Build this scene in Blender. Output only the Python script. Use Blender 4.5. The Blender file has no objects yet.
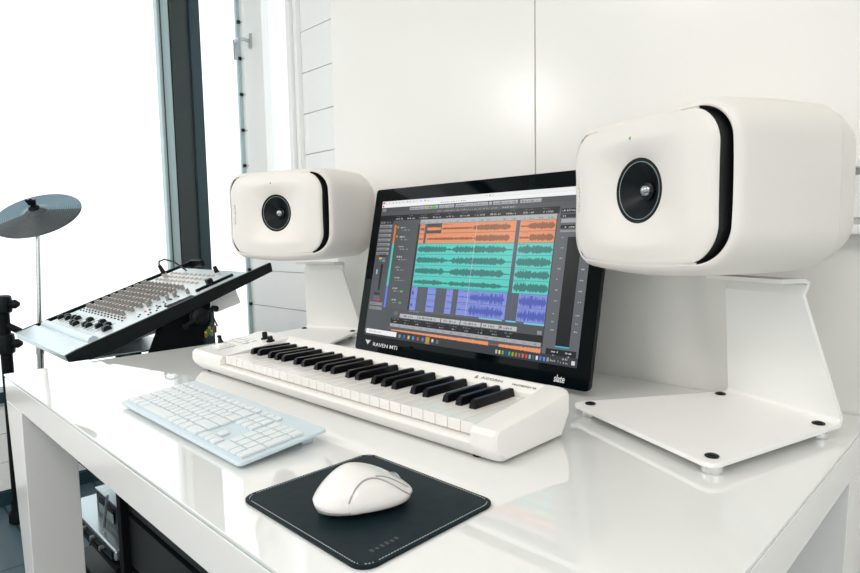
import bpy, bmesh, math, random
from mathutils import Vector, Matrix
random.seed(7)
C = bpy.context.scene.collection
PI = math.pi
R = math.radians
Z = 0.75            # desk top height
DL, DW = 1.466, 0.860

# ------------------------------------------------------------------ materials
def mat(name, col, rough=0.5, metal=0.0, coat=0.0, spec=0.5, noise=0.0, nscale=40, bump=0.0, emit=None, estr=1.0, ior=None):
    m = bpy.data.materials.new(name); m.use_nodes = True
    nt = m.node_tree; b = nt.nodes['Principled BSDF']
    b.inputs['Base Color'].default_value = (*col, 1)
    b.inputs['Roughness'].default_value = rough
    b.inputs['Metallic'].default_value = metal
    b.inputs['Coat Weight'].default_value = coat
    b.inputs['Coat Roughness'].default_value = 0.02
    b.inputs['Specular IOR Level'].default_value = spec
    if ior: b.inputs['IOR'].default_value = ior
    if emit:
        b.inputs['Emission Color'].default_value = (*emit, 1); b.inputs['Emission Strength'].default_value = estr
    tc = nt.nodes.new('ShaderNodeTexCoord')
    n = nt.nodes.new('ShaderNodeTexNoise'); n.inputs['Scale'].default_value = nscale; n.inputs['Detail'].default_value = 4
    nt.links.new(tc.outputs['Object'], n.inputs['Vector'])
    if noise > 0:
        r = nt.nodes.new('ShaderNodeMix'); r.data_type = 'RGBA'
        r.inputs[6].default_value = (*[c * (1 - noise) for c in col], 1)
        r.inputs[7].default_value = (*[min(1, c * (1 + noise)) for c in col], 1)
        nt.links.new(n.outputs['Fac'], r.inputs[0]); nt.links.new(r.outputs[2], b.inputs['Base Color'])
    if bump > 0:
        bp = nt.nodes.new('ShaderNodeBump'); bp.inputs['Strength'].default_value = bump; bp.inputs['Distance'].default_value = 0.001
        nt.links.new(n.outputs['Fac'], bp.inputs['Height']); nt.links.new(bp.outputs['Normal'], b.inputs['Normal'])
    return m

M = {}
M['wall'] = mat('satin_wall_panel', (.85, .835, .805), .24, spec=.5, noise=.01, nscale=6)
M['boards'] = mat('painted_boards', (.96, .965, .96), .5, noise=.01, nscale=20)
M['groove'] = mat('groove', (.62, .52, .44), .8)
M['plain'] = mat('room_paint', (.90, .87, .83), .8, noise=.01)
M['dark_plain'] = mat('dark_room_paint', (.50, .49, .47), .8, noise=.01)
M['lacquer'] = mat('white_lacquer', (.92, .90, .88), .18, coat=.25, noise=.01, nscale=8)
M['desk_glass'] = mat('white_glass_top', (.83, .84, .835), .03, coat=.7, spec=.5, noise=.005, nscale=5)
M['glass_edge'] = mat('glass_edge', (.45, .62, .60), .1, coat=.6)
M['speaker'] = mat('speaker_white', (.80, .765, .728), .42, noise=.01, nscale=300, bump=.04)
M['slot'] = mat('slot_black', (.004, .005, .005), .6)
M['cone'] = mat('driver_cone', (.004, .007, .009), .36, spec=.2)
M['cone_ring'] = mat('driver_surround', (.005, .007, .008), .45, spec=.2)
M['thin_ring'] = mat('thin_ring', (.45, .55, .55), .3, metal=.5)
M['dome'] = mat('dome_metal', (.35, .38, .40), .22, metal=1.0)
M['dome_ring'] = mat('dome_surround', (.008, .009, .01), .2)
M['led'] = mat('led_green', (.06, .25, .03), .4, emit=(.08, .35, .03), estr=.6)
M['stand'] = mat('powdercoat_white', (.90, .895, .875), .4, noise=.01, nscale=400, bump=.08)
M['chrome'] = mat('chrome', (.75, .75, .74), .15, metal=1.0)
M['steel'] = mat('brushed_steel', (.55, .57, .58), .3, metal=1.0)
M['black'] = mat('black_plastic', (.004, .007, .008), .4, spec=.25)
M['matblack'] = mat('matt_black', (.003, .005, .006), .6, spec=.15)
M['glossblack'] = mat('gloss_black_glass', (.000, .002, .003), .04, spec=.14)
M['midi'] = mat('cream_plastic', (.86, .84, .81), .3, coat=.15, noise=.01)
M['midi_panel'] = mat('panel_pale_blue', (.74, .80, .83), .35)
M['keywhite'] = mat('key_white', (.86, .83, .80), .22, coat=.4)
M['keyblack'] = mat('key_black', (.002, .002, .003), .28, spec=.22)
M['tray'] = mat('key_tray', (.62, .55, .50), .5)
M['kbd'] = mat('keyboard_blue_white', (.60, .70, .76), .38)
M['keycap'] = mat('keycap_white', (.72, .765, .79), .45, spec=.3)
M['leather'] = mat('black_leather', (.006, .016, .022), .42, spec=.12, noise=.3, nscale=60, bump=.25)
M['thread'] = mat('thread_grey', (.42, .45, .45), .7)
M['emboss'] = mat('leather_emboss', (.022, .032, .036), .35)
M['mouse'] = mat('mouse_pearl', (.82, .80, .78), .25, coat=.5)
M['mouse_side'] = mat('mouse_side', (.80, .78, .75), .22, coat=.4)
M['mouse_line'] = mat('mouse_crease', (.40, .38, .37), .35, metal=.3)
M['mixer'] = mat('mixer_silver_white', (.66, .73, .76), .32, metal=.15)
M['mixer_lip'] = mat('mixer_lip', (.60, .70, .76), .25, metal=.3)
M['knobgrey'] = mat('knob_grey', (.26, .24, .225), .5)
M['knobcap'] = mat('knob_cap_pale', (.62, .62, .62), .4)
M['jack'] = mat('jack_cream', (.55, .45, .38), .4)
M['red'] = mat('red_button', (.6, .03, .06), .4)
M['frame_dark'] = mat('window_frame_slate', (.030, .042, .045), .38, noise=.1, nscale=8)
M['frame_teal'] = mat('window_frame_teal', (.018, .045, .060), .28)
M['frame_pale'] = mat('window_jamb_pale', (.42, .55, .58), .18, coat=.4)
M['cymbal'] = mat('cymbal_rubber', (.10, .19, .25), .33)
M['cymbal2'] = mat('cymbal_strike_zone', (.045, .055, .062), .45)
M['silver'] = mat('silver_case', (.50, .58, .62), .25, metal=.8)
M['yellow'] = mat('plug_yellow', (.7, .45, .03), .4)
M['green'] = mat('plug_green', (.05, .3, .15), .4)
M['cable'] = mat('cable', (.05, .045, .04), .5)
M['white_text'] = mat('print_white', (.75, .78, .78), .5)
M['grey_text'] = mat('print_grey', (.25, .25, .25), .5)
M['trunk_grey'] = mat('trunking_grey', (.55, .55, .53), .5)
M['leaf'] = mat('foliage', (.10, .22, .07), .7, noise=.4, nscale=20)

# floor: blue grey planks
def floor_mat():
    m = bpy.data.materials.new('blue_grey_planks'); m.use_nodes = True; nt = m.node_tree; b = nt.nodes['Principled BSDF']
    tc = nt.nodes.new('ShaderNodeTexCoord'); br = nt.nodes.new('ShaderNodeTexBrick')
    br.inputs['Scale'].default_value = 1; br.inputs['Brick Width'].default_value = 1.3; br.inputs['Row Height'].default_value = .16
    br.inputs['Mortar Size'].default_value = .004; br.inputs['Color1'].default_value = (.075, .135, .175, 1)
    br.inputs['Color2'].default_value = (.10, .17, .21, 1); br.inputs['Mortar'].default_value = (.02, .035, .05, 1)
    mp = nt.nodes.new('ShaderNodeMapping'); mp.inputs['Scale'].default_value = (3, 30, 3)
    n = nt.nodes.new('ShaderNodeTexNoise'); n.inputs['Scale'].default_value = 1; n.inputs['Detail'].default_value = 6
    nt.links.new(tc.outputs['Object'], br.inputs['Vector']); nt.links.new(tc.outputs['Object'], mp.inputs['Vector'])
    nt.links.new(mp.outputs['Vector'], n.inputs['Vector'])
    mx = nt.nodes.new('ShaderNodeMix'); mx.data_type = 'RGBA'; mx.blend_type = 'MULTIPLY'; mx.inputs[0].default_value = .6
    nt.links.new(br.outputs['Color'], mx.inputs[6]); nt.links.new(n.outputs['Fac'], mx.inputs[7])
    nt.links.new(mx.outputs[2], b.inputs['Base Color']); b.inputs['Roughness'].default_value = .4
    return m
M['floor'] = floor_mat()

def glass_mat():
    m = bpy.data.materials.new('window_glass'); m.use_nodes = True; nt = m.node_tree
    for n in list(nt.nodes): nt.nodes.remove(n)
    o = nt.nodes.new('ShaderNodeOutputMaterial'); t = nt.nodes.new('ShaderNodeBsdfTransparent')
    t.inputs['Color'].default_value = (.96, .985, .98, 1)
    g = nt.nodes.new('ShaderNodeBsdfGlossy'); g.inputs['Roughness'].default_value = .01
    mx = nt.nodes.new('ShaderNodeMixShader'); lw = nt.nodes.new('ShaderNodeLayerWeight'); lw.inputs['Blend'].default_value = .5
    pw = nt.nodes.new('ShaderNodeMath'); pw.operation = 'POWER'; pw.inputs[1].default_value = 5
    ma = nt.nodes.new('ShaderNodeMath'); ma.operation = 'MULTIPLY_ADD'; ma.inputs[1].default_value = .9; ma.inputs[2].default_value = .03
    nt.links.new(lw.outputs['Facing'], pw.inputs[0]); nt.links.new(pw.outputs[0], ma.inputs[0]); nt.links.new(ma.outputs[0], mx.inputs[0]); nt.links.new(t.outputs[0], mx.inputs[1]); nt.links.new(g.outputs[0], mx.inputs[2])
    nt.links.new(mx.outputs[0], o.inputs['Surface'])
    return m
M['glass'] = glass_mat()

def screen_mat():
    m = bpy.data.materials.new('lit_screen'); m.use_nodes = True; nt = m.node_tree; b = nt.nodes['Principled BSDF']
    a = nt.nodes.new('ShaderNodeAttribute'); a.attribute_name = 'Col'
    b.inputs['Base Color'].default_value = (.006, .008, .010, 1); b.inputs['Roughness'].default_value = .30; b.inputs['Specular IOR Level'].default_value = .25
    nt.links.new(a.outputs['Color'], b.inputs['Emission Color']); b.inputs['Emission Strength'].default_value = SCREEN
    return m
SCREEN = .95
M['screen'] = screen_mat()

# ------------------------------------------------------------------ mesh helpers
class MB:
    def __init__(s): s.bm = bmesh.new(); s.mats = []
    def mi(s, m):
        if m is None: return 0
        if m not in s.mats: s.mats.append(m)
        return s.mats.index(m)
    def _tag(s, before, m):
        if m is not None:
            i = s.mi(m)
            for f in s.bm.faces:
                if f not in before: f.material_index = i
    def box(s, x0, x1, y0, y1, z0, z1, bev=0.0, m=None, seg=2, mtx=None):
        before = set(s.bm.faces)
        g = bmesh.ops.create_cube(s.bm, size=1.0); v = g['verts']
        for p in v:
            p.co = Vector(((x0 + x1) / 2 + p.co.x * (x1 - x0), (y0 + y1) / 2 + p.co.y * (y1 - y0), (z0 + z1) / 2 + p.co.z * (z1 - z0)))
        if bev > 0:
            es = list({e for p in v for e in p.link_edges})
            r = bmesh.ops.bevel(s.bm, geom=es, offset=bev, segments=seg, affect='EDGES', profile=.5)
        nf = [f for f in s.bm.faces if f not in before]
        if mtx is not None:
            vs = {p for f in nf for p in f.verts}
            for p in vs: p.co = mtx @ p.co
        s._tag(before, m); return s
    def cyl(s, p0, p1, r0, r1=None, n=24, m=None, cap=True, bev=0):
        before = set(s.bm.faces)
        r1 = r0 if r1 is None else r1; p0 = Vector(p0); p1 = Vector(p1); d = (p1 - p0)
        q = d.to_track_quat('Z', 'Y').to_matrix()
        prof = [(r0, 0), (r1, d.length)]
        if bev: prof = [(r0 - bev, 0), (r0, bev), (r1, d.length - bev), (r1 - bev, d.length)]
        rings = [[s.bm.verts.new(p0 + q @ Vector((r * math.cos(2 * PI * k / n), r * math.sin(2 * PI * k / n), h))) for k in range(n)] for r, h in prof]
        for a, b in zip(rings, rings[1:]):
            for k in range(n): s.bm.faces.new((a[k], a[(k + 1) % n], b[(k + 1) % n], b[k]))
        if cap: s.bm.faces.new(rings[0][::-1]); s.bm.faces.new(rings[-1])
        s._tag(before, m); return s
    def rings(s, R_, m=None, cap0=True, cap1=True, closed=True):
        before = set(s.bm.faces)
        V = [[s.bm.verts.new(Vector(p)) for p in r] for r in R_]
        for a, b in zip(V, V[1:]):
            n = len(a)
            for k in range(n if closed else n - 1):
                j = (k + 1) % n
                try: s.bm.faces.new((a[k], a[j], b[j], b[k]))
                except ValueError: pass
        if cap0: s.bm.faces.new(V[0][::-1])
        if cap1: s.bm.faces.new(V[-1])
        s._tag(before, m); return V
    def lathe(s, prof, org=(0, 0, 0), axis=(0, 0, 1), n=32, m=None, cap0=False, cap1=False):
        q = Vector(axis).to_track_quat('Z', 'Y').to_matrix(); o = Vector(org)
        Rg = [[o + q @ Vector((max(r, 1e-5) * math.cos(2 * PI * k / n), max(r, 1e-5) * math.sin(2 * PI * k / n), h)) for k in range(n)] for r, h in prof]
        s.rings(Rg, m, cap0, cap1); return s
    def tube(s, pts, r, n=8, m=None):
        pts = [Vector(p) for p in pts]; Rg = []
        for i, p in enumerate(pts):
            d = (pts[min(i + 1, len(pts) - 1)] - pts[max(i - 1, 0)]).normalized()
            q = d.to_track_quat('Z', 'Y').to_matrix()
            Rg.append([p + q @ Vector((r * math.cos(2 * PI * k / n), r * math.sin(2 * PI * k / n), 0)) for k in range(n)])
        s.rings(Rg, m); return s
    def prism(s, poly, t0, t1, axis='x', m=None, bev=0, seg=2):
        before = set(s.bm.faces)
        def mk(a, b, t): return {'x': (t, a, b), 'y': (a, t, b), 'z': (a, b, t)}[axis]
        A = [s.bm.verts.new(mk(a, b, t0)) for a, b in poly]; B = [s.bm.verts.new(mk(a, b, t1)) for a, b in poly]
        n = len(poly)
        for k in range(n): s.bm.faces.new((A[k], A[(k + 1) % n], B[(k + 1) % n], B[k]))
        s.bm.faces.new(A[::-1]); s.bm.faces.new(B)
        if bev:
            es = list({e for p in A + B for e in p.link_edges})
            bmesh.ops.bevel(s.bm, geom=es, offset=bev, segments=seg, affect='EDGES', profile=.5, clamp_overlap=True)
        s._tag(before, m); return s
    def build(s, name, m=None, parent=None, angle=35, sub=0, mtx=None):
        if mtx is not None: s.bm.transform(mtx)
        bmesh.ops.recalc_face_normals(s.bm, faces=s.bm.faces[:])
        me = bpy.data.meshes.new(name); s.bm.to_mesh(me); s.bm.free()
        if s.mats:
            for k in s.mats: me.materials.append(M[k])
        else: me.materials.append(M[m])
        for p in me.polygons: p.use_smooth = True
        me.set_sharp_from_angle(angle=R(angle))
        o = bpy.data.objects.new(name, me); C.objects.link(o)
        if parent: o.parent = parent
        if name not in ('enclosure', 'front_baffle', 'shell', 'side_grip', 'driver', 'tweeter_dome', 'rubber_disc', 'strike_zone'):
            wn = o.modifiers.new('even_normals', 'WEIGHTED_NORMAL'); wn.keep_sharp = True; wn.weight = 50
        if sub:
            md = o.modifiers.new('sub', 'SUBSURF'); md.levels = sub; md.render_levels = sub
        return o

def empty(name, loc, label, cat, rot=(0, 0, 0), group=None):
    o = bpy.data.objects.new(name, None); C.objects.link(o); o.location = loc; o.rotation_euler = rot
    o.empty_display_size = .05
    o['label'] = label; o['category'] = cat
    if group: o['group'] = group
    return o
def tag(o, label, cat, group=None):
    o['label'] = label; o['category'] = cat
    if group: o['group'] = group
    return o
def struct(o): o['kind'] = 'structure'; return o
def rrect(a, b, r, n=8, cx=0, cy=0):
    P = []
    for (sx, sy, a0) in ((1, 1, 0), (-1, 1, 90), (-1, -1, 180), (1, -1, 270)):
        for k in range(n + 1):
            t = R(a0 + 90 * k / n); P.append((cx + sx * (a - r) + r * math.cos(t), cy + sy * (b - r) + r * math.sin(t)))
    return P
def text_mesh(name, s, size, m, parent, mtx, extrude=.0003, shear=0, bold=0):
    cu = bpy.data.curves.new(name, 'FONT'); cu.body = s; cu.size = size; cu.extrude = extrude; cu.shear = shear; cu.offset = bold
    cu.align_x = 'CENTER'; cu.align_y = 'CENTER'; cu.resolution_u = 3
    t = bpy.data.objects.new(name + '_c', cu); C.objects.link(t)
    dg = bpy.context.evaluated_depsgraph_get(); dg.update()
    me = bpy.data.meshes.new_from_object(t.evaluated_get(dg)); bpy.data.objects.remove(t); bpy.data.curves.remove(cu)
    me.name = name; me.materials.clear(); me.materials.append(M[m]); me.transform(mtx)
    o = bpy.data.objects.new(name, me); C.objects.link(o); o.parent = parent
    return o

# ------------------------------------------------------------------ the room
WX = -1.231; BY = 1.275; RX = 3.2; FY = -2.8; H = 2.75
struct(MB().box(WX - .4, RX, FY, BY + .1, -.05, 0).build('floor', 'floor'))
struct(MB().box(WX - .1, RX, FY, BY + .1, H, H + .05).build('ceiling', 'plain'))
RWN = (-2.1, .5, .30, 1.95)      # unseen glazed opening, added in the right-hand wall for fill light
b = MB()
for (y0, y1, z0, z1) in ((FY, RWN[0], 0, H), (RWN[1], BY + .1, 0, H), (RWN[0], RWN[1], 0, RWN[2]), (RWN[0], RWN[1], RWN[3], H)): b.box(RX, RX + .08, y0, y1, z0, z1)
struct(b.build('wall_right', 'plain'))
w4 = empty('fill_window_4', (RX, -.8, 0), '', ''); del w4['label']; del w4['category']; struct(w4)
b = MB()
for y in (-1.3, -.43, .43, 1.25): b.box(-.01, .06, y, y + .05, RWN[2], RWN[3])
b.box(-.01, .06, -1.3, 1.3, RWN[2], RWN[2] + .05).box(-.01, .06, -1.3, 1.3, RWN[3] - .05, RWN[3]); b.build('window_frame', 'boards', w4)
MB().box(.024, .030, -1.25, 1.25, RWN[2] + .05, RWN[3] - .05).build('pane', 'glass', w4)
FWN = (-.3, 2.9, .55, 1.95)      # window added behind the camera to bring in fill light
b = MB()
for (x0, x1, z0, z1) in ((WX - .1, FWN[0], 0, H), (FWN[1], RX, 0, H), (FWN[0], FWN[1], 0, FWN[2]), (FWN[0], FWN[1], FWN[3], H)): b.box(x0, x1, FY - .08, FY, z0, z1)
struct(b.build('wall_front', 'dark_plain'))
w3 = empty('fill_window_3', (1.3, FY, 0), '', ''); del w3['label']; del w3['category']; struct(w3)
b = MB()
for x in (-1.6, -.53, .53, 1.55): b.box(x, x + .05, -.06, .01, FWN[2], FWN[3])
b.box(-1.6, 1.6, -.06, .01, FWN[2], FWN[2] + .05).box(-1.6, 1.6, -.06, .01, FWN[3] - .05, FWN[3]); b.build('window_frame', 'boards', w3)
MB().box(-1.55, 1.55, -.030, -.024, FWN[2] + .05, FWN[3] - .05).build('pane', 'glass', w3)

# slatted white back wall with real grooves, an opening for the narrow casement
def slatted_back():
    b = MB(); pitch = .1765
    zs = []
    g = 0
    # groove heights tuned to the photograph
    z = 1.4145 - .1765 * 9
    ops = (WIN[0], WIN[1], WIN[2], WIN[3])
    while z < H:
        z1 = min(z + pitch - .004, H)
        zz0 = max(z, 0)
        segs = [(WX, RX)] if (z1 < ops[2] or zz0 > ops[3]) else [(WX, ops[0]), (ops[1], RX)]
        for (x0, x1) in segs: b.box(x0 + .001, x1, BY, BY + .012, zz0, z1, m='boards')
        z += pitch
    for (x0, x1, z0, z1) in ((WX, ops[0], 0, H), (ops[1], RX, 0, H), (ops[0], ops[1], 0, ops[2]), (ops[0], ops[1], ops[3], H)):
        b.box(x0, x1, BY + .010, BY + .06, z0, z1, m='groove')
    return b
WIN = (-1.150, -.683, 1.0615, 2.6)
struct(slatted_back().build('wall_back'))

# narrow casement in the slatted wall
w2 = empty('window_2', ((WIN[0] + WIN[1]) / 2, BY, 0), 'x', 'x'); del w2['label']; del w2['category']; struct(w2)
hw = (WIN[1] - WIN[0]) / 2
b = MB()
for (x0, x1, z0, z1) in ((-hw, -hw + .03, WIN[2], WIN[3]), (hw - .03, hw, WIN[2], WIN[3]), (-hw, hw, WIN[2], WIN[2] + .03), (-hw, hw, WIN[3] - .03, WIN[3])):
    b.box(x0, x1, -.02, .05, z0, z1, bev=.003)
b.build('window_frame', 'boards', w2)
b = MB()
for (x0, x1, z0, z1) in ((-hw + .032, -hw + .20, WIN[2] + .035, WIN[3] - .035), (hw - .065, hw - .032, WIN[2] + .035, WIN[3] - .035), (-hw + .20, hw - .065, WIN[2] + .035, WIN[2] + .10), (-hw + .20, hw - .065, WIN[3] - .10, WIN[3] - .035)):
    b.box(x0, x1, -.035, .03, z0, z1, bev=.003)
s_ = b.build('sash', 'boards', w2)
MB().box(-hw + .20, hw - .065, -.004, .002, WIN[2] + .10, WIN[3] - .10).build('pane', 'glass', w2)
hz = 1.985
b = MB().box(-hw + .085, -hw + .11, -.047, -.034, hz - .035, hz + .035, bev=.004)
b.cyl((-hw + .098, -.04, hz), (-hw + .098, -.085, hz), .008)
b.box(-hw + .03, -hw + .105, -.095, -.08, hz - .01, hz + .01, bev=.004).box(-hw + .03, -hw + .048, -.095, -.08, hz - .085, hz + .01, bev=.004)
b.build('window_handle', 'steel', w2)

# smooth satin panels standing proud of the slatted wall, behind the desk
P0, PS = .103, .843
for i, (x0, x1) in enumerate(((P0, PS - .0015), (PS + .0015, RX))):
    struct(MB().box(x0, x1, DW + .001, BY - .002, 0, H, bev=.0012).build('wall_panel_left' if i == 0 else 'wall_panel_right', 'wall'))
struct(MB().box(PS - .004, PS + .004, DW + .006, BY - .003, 0, H).build('trim_1', 'trunk_grey'))
# cable trunking on the right
t3 = struct(empty('trim_3', (1.9, DW, 1.09), '', '')); del t3['label']; del t3['category']
b = MB().box(-.50, 1.3, -.030, .001, .042, .058, bev=.004).box(-.50, 1.3, -.030, .001, -.058, -.042, bev=.004)
b.build('trunking_rail', 'boards', t3)
MB().box(-.50, 1.3, -.014, .001, -.042, .042).build('trunking_cover', 'trunk_grey', t3)
for x in (-.44, -.36): MB().box(x - .03, x + .03, -.018, -.012, -.032, .032, bev=.003).build('socket_plate', 'boards', t3)

# window wall on the left: low board wall, sill, mullions, panes, wall piers
def left_wall():
    b = MB(); z = 0.06
    while z < .41:
        b.box(WX - .03, WX, FY, BY, z, min(z + .112, .415), m='boards'); z += .115
    b.box(WX - .1, WX - .012, FY, BY, 0, .415, m='groove')
    b.box(WX - .03, WX + .012, FY, BY, 0, .055, m='frame_teal')
    b.box(WX - .1, WX, FY, BY, 2.45, H, m='boards')
    return b
struct(left_wall().build('wall_left'))
w1 = empty('window_1', (WX, 0, .415), '', ''); del w1['label']; del w1['category']; struct(w1)
b = MB()
b.box(-.10, .018, FY, BY, 0, .045, bev=.004)
b.box(-.10, .0, FY, BY, 1.99, 2.035, bev=.004)
b.build('window_sill', 'frame_teal', w1)
def mullion(y0):
    b = MB()
    b.box(-.07, .035, y0 + .095, y0 + .185, .045, 1.99, bev=.003, m='frame_dark')
    b.box(-.05, .050, y0 + .180, y0 + .230, .045, 1.99, bev=.003, m='frame_teal')
    b.box(-.012, .028, y0 + .040, y0 + .093, .045, 1.99, bev=.003, m='frame_pale')
    b.box(-.03, .036, y0 + .052, y0 + .055, .045, 1.99, m='frame_dark')
    b.build('mullion', None, w1)
for y0 in (.822, -.62, -2.1): mullion(y0)
for (y0, y1) in ((1.057, BY), (-.385, .866), (-1.865, -.575)):
    MB().box(-.032, -.026, y0, y1, .045, 1.99).build('pane', 'glass', w1)
b = MB().box(-.004, .012, BY - .018, BY, .045, 2.035, m='frame_pale')
for k in range(11): b.box(.012, .022, BY - .016, BY - .002, 1.4145 - .415 - .1765 * (5 - k) - .006, 1.4145 - .415 - .1765 * (5 - k) + .008, m='black')
b.build('corner_strip', None, w1)

# ------------------------------------------------------------------ desk
desk = empty('desk', (DL / 2, DW / 2, 0), 'glossy white glass-topped desk running along the pale wall', 'desk')
dx, dy = DL / 2, DW / 2
b = MB().box(-dx, dx, -dy, dy - .001, Z - .005, Z, bev=.0012, m='desk_glass')
o = b.build('glass_top', None, desk)
MB().box(-dx + .002, dx - .002, -dy + .002, dy - .003, Z - .0075, Z - .005, m='glass_edge').build('glass_underlayer', None, desk)
A0, A1 = Z - .060, Z - .0075
b = MB().box(-dx + .0008, dx - .0008, -dy + .0008, -dy + .03, A0, A1, bev=.002).box(-dx + .0008, dx - .0008, dy - .03, dy - .002, A0, A1, bev=.002)
b.box(-dx + .0008, -dx + .03, -dy + .03, dy - .03, A0, A1, bev=.002).box(dx - .03, dx - .0008, -dy + .03, dy - .03, A0, A1, bev=.002)
b.box(-dx + .03, dx - .03, -dy + .03, dy - .03, A0 + .01, A1)
b.build('apron', 'lacquer', desk)
for sx in (-1, 1):
    for sy in (-1, 1):
        # tapering slab legs: outer face leans inwards towards the floor
        xo, xi, xb = dx - .001, dx - .148, dx - (.105 if sx < 0 else .02)
        poly = [(sx * xo, A0), (sx * xi, A0), (sx * xi, 0), (sx * xb, 0)]
        y0, y1 = dy - .001, (dy - .100 if sy < 0 else dy - .138)
        MB().prism(poly, sy * y0 if sy < 0 else y1, sy * y1 if sy < 0 else dy - .003, axis='y', bev=.002).build('leg', 'lacquer', desk)

# ------------------------------------------------------------------ loudspeakers on bent sheet stands
def stand(name, loc, rot, label):
    t = empty(name, loc, label, 'speaker stand', (0, 0, rot), 'bent white speaker stands')
    Wf, Wb, D = .293, .197, .283; th = .006; zb = .0125
    # base plate with rounded front corners (trapezoid)
    fl, fr = Vector((-Wf / 2, -D / 2)), Vector((Wf / 2, -D / 2)); br, bl = Vector((Wb / 2, D / 2)), Vector((-Wb / 2, D / 2))
    P = []
    def corner(p, a, c, r):
        u = (a - p).normalized(); v = (c - p).normalized(); n = 6
        p0 = p + u * r; p2 = p + v * r
        for k in range(n + 1):
            s = k / n; P.append(tuple(p0 * (1 - s) ** 2 + p * 2 * s * (1 - s) + p2 * s * s))
    corner(fl, bl, fr, .018); corner(fr, fl, br, .018); P.append(tuple(br)); P.append(tuple(bl))
    MB().prism(P, zb, zb + th, axis='z', bev=.0012, seg=2).build('base_plate', 'stand', t)
    # upright: swept sheet
    wt = .134
    prof = [(D / 2 - .010, zb + th / 2, Wb), (D / 2 - .003, zb + th / 2 + .002, Wb), (D / 2 + .001, zb + .012, Wb - .002), (D / 2 - .042, .200, wt), (D / 2 - .041, .200, wt), (D / 2 - .034, .212, wt), (D / 2 - .032, .2155, wt), (D / 2 - .040, .2195, wt), (D / 2 - .085, .2200, wt)]
    R_ = []
    for i, (y, z, w) in enumerate(prof):
        a = prof[max(i - 1, 0)]; c = prof[min(i + 1, len(prof) - 1)]
        d = Vector((c[0] - a[0], c[1] - a[1])).normalized(); n = Vector((-d.y, d.x)) * .003
        R_.append([(-w / 2, y - n.x, z - n.y), (w / 2, y - n.x, z - n.y), (w / 2, y + n.x, z + n.y), (-w / 2, y + n.x, z + n.y)])
    b = MB(); b.rings(R_); b.build('upright', 'stand', t, angle=30)
    for (x, y) in ((-Wf / 2 + .022, -D / 2 + .022), (Wf / 2 - .022, -D / 2 + .022), (Wb / 2 - .012, D / 2 - .03), (-Wb / 2 + .012, D / 2 - .03)):
        f = MB().cyl((x, y, 0), (x, y, zb), .013, bev=.0015).build('foot', 'chrome', t)
        MB().cyl((x, y, zb + th), (x, y, zb + th + .0022), .0085, bev=.0008).lathe([(.006, .002), (.0045, .0035), (.001, .004)], (x, y, zb + th), n=16).build('screw', 'black', f)
    return t

SW, SH, SD = .330, .212, .245
SR = .050
def outline(a, b_, r, N=96):
    """rounded rectangle, extra points along its straight runs"""
    P = rrect(a, b_, r, n=N // 4 - 7)
    out = []
    for i, p in enumerate(P):
        q = P[(i + 1) % len(P)]; out.append(p)
        L = math.hypot(q[0] - p[0], q[1] - p[1])
        if L > .025:
            for k in range(1, 8): out.append((p[0] + (q[0] - p[0]) * k / 8, p[1] + (q[1] - p[1]) * k / 8))
    return out
def arc_s(a, b_, r, P):
    """slot weight: 1 at the middle of the left/right side, 0 beyond the corners"""
    W = []
    for (x, z) in P:
        if abs(x) < a - r: d = b_ - r + r * PI / 2 + (a - r - abs(x))
        elif abs(z) < b_ - r: d = abs(z)
        else: d = b_ - r + r * math.atan2(abs(z) - (b_ - r), abs(x) - (a - r))
        Lm = b_ - r + r * PI / 2 + .004
        W.append(max(0, 1 - (d / Lm) ** 2.4))
    return W
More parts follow.
